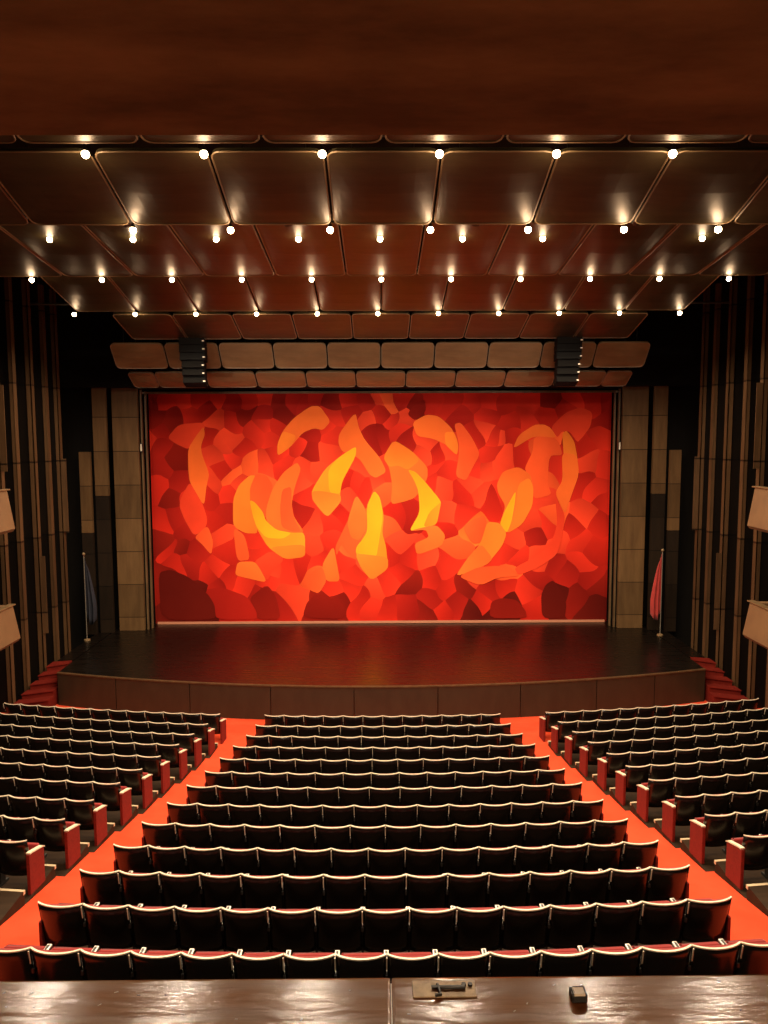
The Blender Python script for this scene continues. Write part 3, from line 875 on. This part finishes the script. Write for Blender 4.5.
for li, (nm, y, z, xl, ps, pg) in enumerate(LINES):
    z += .06
    bt = tag(empty('lighting_batten', (0, y + .1, CZ + z + .27)), 'thin black pipe carrying the lamps of ' + nm, 'pipe', 'pipes carrying the ceiling lamps')
    bm = bmesh.new(); tube(bm, [(-11, 0, .03), (11, 0, .03)], .035, 8); obj('pipe', bm, M_darkmetal, bt)
    bm = bmesh.new()
    for x in (-8, -4, 0, 4, 8): tube(bm, [(x, 0, .05), (x, 0, WZ - CZ - z - .27)], .012, 5)
    obj('hangers', bm, M_darkmetal, bt)
    for n_, x in enumerate(xl):
        t = empty('ceiling_lamp', (x, y, CZ + z))
        link('lamp_housing', LM[0], t); link('bulb', LM[1], t)
        tag(t, 'small bright round lamp on %s, %s from the left' % (nm, ORD[n_]), 'ceiling lamp', 'lamps on ' + nm)
        spot_light('down_beam', ps * POW, t, radians(150), .5)
        ld = bpy.data.lights.new('bulb_glow', 'POINT'); ld.energy = pg; ld.color = (1, .62, .34); ld.shadow_soft_size = .09
        g = bpy.data.objects.new('bulb_glow', ld); COL.objects.link(g); g.parent = t; g.location = (0, -.05, -.16)

# unseen stage spotlights, added behind the panels to light the curtain
for k, x in enumerate((-8.6, -5.3, -1.95, 1.95, 5.3, 8.6)):
    t = tag(empty('stage_spotlight', (x, 16.3, CZ + 4.47)), 'black stage spotlight, %s from the left, aimed at the curtain' % ORD[k], 'spotlight', 'added stage spotlights aimed at the curtain')
    bm = bmesh.new(); tube(bm, [(0, 0, WZ - CZ - 4.47), (0, 0, .12)], .018, 6); obj('yoke', bm, M_darkmetal, t)
    bm = bmesh.new(); tube(bm, [(0, -.25, .12), (0, -.1, .08), (0, .2, 0)], [.07, .11, .12], 12, cap=True); obj('barrel', bm, M_darkmetal, t)
    o = spot_light('curtain_beam', 720, t, radians(46), .6, target=(x * .82, CUR_Y, CZ - 3.0)); o.location = (0, .28, -.03)
    o.data.color = (1, .93, .85); o.data.shadow_soft_size = .35

# ------------------------------------------------------------------ speakers
def line_array(x, label):
    t = tag(empty('line_array_speaker', (x, 27.1, CZ + 1.75)), label, 'speaker', 'hanging speaker columns')
    n = 6
    z = 1.72
    for k in range(n):
        h = .27; ang = radians(-2 - 3 * k)
        bm = bmesh.new()
        w = .43 if k < 3 else .38
        box(bm, -w, w, -.24, .24, -h / 2 + .008, h / 2 - .008, bev=.008)
        bmesh.ops.rotate(bm, verts=bm.verts, cent=(0, 0, 0), matrix=Matrix.Rotation(ang, 3, 'X'))
        yo = .02 * k + .006 * k * k
        c = obj('speaker_cabinet', bm, M_grey if k < 3 else M_black, t, loc=(0, yo, z - h / 2 - k * h))
        bm = bmesh.new(); box(bm, w - .06, w + .012, -.26, -.2, -.02, .02); obj('rigging_pin', bm, M_ivory, c)
    bm = bmesh.new(); box(bm, -.42, .42, -.15, .15, 1.74, 1.80); tube(bm, [(-.3, 0, 1.8), (-.3, 0, 3.8)], .012, 5); tube(bm, [(.3, 0, 1.8), (.3, 0, 3.8)], .012, 5)
    obj('rigging_frame', bm, M_darkmetal, t)
line_array(-6.50, 'dark column of hanging speaker cabinets, above the left part of the curtain')
line_array(6.50, 'dark column of hanging speaker cabinets, above the right part of the curtain')

# ------------------------------------------------------------------ side boxes
def opera_box(s, ztop, zbot, label):
    t = tag(empty('box_balcony', (s * 11.5, 19, CZ + zbot)), label, 'balcony', 'tan-fronted side boxes')
    H = ztop - zbot
    # front shell: inward face leaning, bottom further into the hall; rounded lower edge
    prof = [(10.17, H), (10.00, .10), (10.06, .02), (10.2, 0.0), (10.30, .06), (10.30, H)]
    bm = bmesh.new()
    ys = [13.5, 20.9, 21.02]
    def ring(y, sh): return [bm.verts.new((s * (max(x, 10.0) + sh) - s * 11.5, y - 19, z if sh == 0 else min(max(z, .06), H))) for x, z in prof]
    rs = [ring(13.5, 0), ring(20.9, 0), ring(21.0, .05)]
    for a, c in zip(rs[:-1], rs[1:]):
        for k in range(len(prof)):
            bm.faces.new((a[k], a[(k + 1) % len(prof)], c[(k + 1) % len(prof)], c[k]))
    bm.faces.new(rs[0]); bm.faces.new(rs[-1])
    obj('box_front', bm, M_box, t)
    bm = bmesh.new(); a, c = sorted((s * 10.30 - s * 11.5, s * 12.3 - s * 11.5)); box(bm, a, c, 20.75 - 19, 21.0 - 19, .0, H)
    obj('box_end', bm, M_box, t)
    bm = bmesh.new(); a, c = sorted((s * 10.14 - s * 11.5, s * 10.34 - s * 11.5)); box(bm, a, c, 13.5 - 19, 21.03 - 19, H, H + .035, bev=.01)
    obj('top_rail', bm, M_gold, t)
    bm = bmesh.new(); a, c = sorted((s * 10.31 - s * 11.5, s * 12.3 - s * 11.5)); box(bm, a, c, 13.5 - 19, 20.74 - 19, .02, .14)
    obj('box_floor', bm, M_endred, t)
    bm = bmesh.new(); a, c = sorted((s * 10.31 - s * 11.5, s * 10.36 - s * 11.5)); box(bm, a, c, 13.5 - 19, 20.74 - 19, .14, H - .04)
    obj('box_lining', bm, M_endred, t)['label'] = 'red cloth inner lining'
for s, side in ((-1, 'left'), (1, 'right')):
    opera_box(s, -1.38, -2.52, 'upper tan-fronted box balcony on the %s wall' % side)
    opera_box(s, -4.56, -5.56, 'lower tan-fronted box balcony on the %s wall, red inside' % side)

for s, side in ((-1, 'left'), (1, 'right')):
    t = tag(empty('stage_spotlight', (s * 10.26, 19.6, CZ - 1.345)), 'small black spotlight clamped on the rail of the upper %s box' % side, 'spotlight')
    bm = bmesh.new(); tube(bm, [(0, 0, 0), (0, 0, .16)], .02, 6); box(bm, -.06, .06, -.05, .05, 0, .03); obj('clamp', bm, M_darkmetal, t)
    bm = bmesh.new(); tube(bm, [(0, -.18, .24), (0, -.05, .22), (0, .16, .24)], [.05, .08, .085], 12); obj('barrel', bm, M_darkmetal, t)
    o = spot_light('curtain_beam', 1700, t, radians(60), .9, target=(-s * 3, CUR_Y, CZ + 1.0)); o.location = (0, .22, .24)
    o.data.color = (1, .93, .85)

# ------------------------------------------------------------------ flags
def flag(x, y, m, label, s):
    t = tag(empty('flag_on_pole', (x, y, SZ)), label, 'flag')
    bm = bmesh.new(); tube(bm, [(0, 0, 0), (0, 0, .05), (0, 0, .08)], [.12, .12, .04], 14); obj('base', bm, M_brass, t)
    bm = bmesh.new(); tube(bm, [(0, 0, .06), (0, 0, 3.35)], .016, 8); obj('pole', bm, M_pole, t)
    bm = bmesh.new(); bmesh.ops.create_uvsphere(bm, u_segments=10, v_segments=8, radius=.06)
    bmesh.ops.translate(bm, verts=bm.verts, vec=(0, 0, 3.4)); obj('finial', bm, M_brass, t)
    bm = bmesh.new()
    # drooping cloth: folded curtain-like hang
    A, B = [], []
    for i in range(15):
        u = i / 14
        ra, rb = [], []
        for j in range(12):
            v = j / 11
            wid = .06 + .40 * (v ** .7) * (1 - .25 * max(0, v - .7) / .3)
            xx = s * u * wid + s * .02
            yy = .07 * sin(u * 4.5 * pi) * (.3 + v)
            zz = 3.25 - v * (2.35 + .28 * sin(u * 3)) - u * .25 * (1 - v)
            ra.append((xx, yy - .006, zz)); rb.append((xx, yy + .006, zz))
        A.append(ra); B.append(rb)
    slab(bm, A, B); obj('flag_cloth', bm, m, t, True)
flag(10.98, 29.7, M_flagred, 'red flag drooping on its pole in the right stage corner', -1)
flag(-11.45, 29.4, M_flagblue, 'dark flag drooping on its pale pole in the left stage corner', 1)

# ------------------------------------------------------------------ foreground ledge
LZ = CZ - .52
ld_ = tag(empty('wooden_ledge', (0, .5, LZ)), 'glossy scratched brown wooden ledge across the bottom foreground', 'ledge')
for nm2, a, c in (('left_board', -2.2, -.0903), ('right_board', -.0897, 2.2)):
    bm = bmesh.new(); box(bm, a, c, .10 - .5, .70 - .5, -.04, 0, bev=.003)
    obj(nm2, bm, M_ledge, ld_)
bm = bmesh.new(); box(bm, -.0906, -.0894, .10 - .5, .690 - .5, .0001, .0005); obj('seam_strip', bm, M_ivory, ld_)
bm = bmesh.new(); box(bm, -2.2, 2.2, .665 - .5, .685 - .5, -.6, -.041); obj('front_board', bm, M_shell, ld_)
# recessed latch
lt = tag(empty('latch_plate', (-.040, .6815, LZ)), 'small worn brass latch plate let into the ledge edge, right of the seam', 'latch')
bm = bmesh.new(); box(bm, -.030, .030, -.011, .011, .0002, .0016, bev=.0005); obj('plate', bm, M_brass, lt)
bm = bmesh.new(); box(bm, -.012, .020, -.0015, .0015, .0016, .0042, bev=.0005); tube(bm, [(-.006, .004, .003), (-.004, -.010, .003), (-.009, -.011, .003)], .0016, 6); obj('bolt', bm, M_darkmetal, lt)
for x in (.022, .028):
    bm = bmesh.new(); tube(bm, [(x - .003, .004, .0016), (x - .003, .004, .0034)], .0022, 10); obj('screw', bm, M_darkmetal, lt)
cl = tag(empty('metal_cube', (.0835, .668, LZ)), 'tiny bright metal cap with dark rim on the ledge, right of the latch', 'cap')
bm = bmesh.new(); box(bm, -.0075, .0075, -.006, .006, .0002, .009, bev=.0018); obj('body', bm, M_darkmetal, cl)
bm = bmesh.new(); box(bm, -.0052, .0052, -.0065, .0035, .0075, .0098, bev=.0008); obj('lid', bm, M_ivory, cl)
rnd = random.Random(3)
sc_b = bmesh.new()
for k in range(34):
    x = rnd.uniform(-.48, .32); y = rnd.uniform(.62, .692); l = rnd.uniform(.0008, .004); w_ = rnd.uniform(.0003, .0006); a = rnd.uniform(-.8, 1.2)
    dx, dy = cos(a) * l / 2, sin(a) * l / 2
    nx, ny = -sin(a) * w_, cos(a) * w_
    q = [(x - dx - nx, y - dy - ny - .5), (x + dx - nx, y + dy - ny - .5), (x + dx + nx, y + dy + ny - .5), (x - dx + nx, y - dy + ny - .5)]
    prism(sc_b, q, .0001, .0003)
o = obj('scratches', sc_b, M_ivory, ld_); o['kind'] = 'stuff'; o['label'] = 'pale flecks and scratches'

# ------------------------------------------------------------------ added unseen lamp behind the viewpoint, put in to light the soffit and ledge
bm = bmesh.new(); box(bm, -5, 5, .16, .60, FLR[12] - .6, LZ - .0405)
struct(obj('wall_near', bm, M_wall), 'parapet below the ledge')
bm = bmesh.new(); box(bm, -5, 5, -2.6, .155, CZ - 1.4, CZ - 1.3)
struct(obj('floor', bm, M_tier), 'floor of the viewing place')
bl = tag(empty('fill_lamp', (0, -1.3, CZ - .45)), 'added warm fill lamp behind the viewpoint, out of view', 'lamp')
bm = bmesh.new(); tube(bm, [(0, 0, -.85), (0, 0, -.82), (0, 0, -.81), (0, 0, -.1)], [.12, .12, .015, .015], 10); obj('stem', bm, M_darkmetal, bl)
bm = bmesh.new(); tube(bm, [(0, 0, -.12), (0, 0, -.02)], [.12, .17], 16, cap=False); obj('shade', bm, M_gold, bl)
ld = bpy.data.lights.new('soffit_fill', 'POINT'); ld.energy = 76; ld.color = (1, .70, .43); ld.shadow_soft_size = .15
g = bpy.data.objects.new('soffit_fill', ld); COL.objects.link(g); g.parent = bl; g.location = (0, 0, .1)

# ------------------------------------------------------------------ world, camera, view
w = bpy.data.worlds.new('hall_air'); sc.world = w; w.use_nodes = True
w.node_tree.nodes['Background'].inputs[0].default_value = (.9, .5, .28, 1)
w.node_tree.nodes['Background'].inputs[1].default_value = .035

cam = bpy.data.cameras.new('camera'); co = bpy.data.objects.new('camera', cam); COL.objects.link(co)
cam.sensor_fit = 'AUTO'; cam.sensor_width = 36; cam.lens = 770 * 36 / 1024; cam.clip_start = .02; cam.clip_end = 200
co.location = (-.1, 0, CZ)
co.matrix_world = Matrix.Translation((-.1, 0, CZ)) @ Matrix.Rotation(radians(-.4), 4, 'Z') @ Matrix.Rotation(radians(90 - 5.49), 4, 'X') @ Matrix.Rotation(radians(-.2), 4, 'Z')
sc.camera = co
sc.view_settings.view_transform = 'Standard'; sc.view_settings.look = 'None'
sc.view_settings.gamma = 1; sc.view_settings.use_curve_mapping = False
sc.view_settings.exposure = 0.0
sc.cycles.use_denoising = True
sc.cycles.max_bounces = 6; sc.cycles.diffuse_bounces = 3; sc.cycles.glossy_bounces = 3
sc.cycles.sample_clamp_indirect = 4.0
sc.cycles.use_light_tree = True
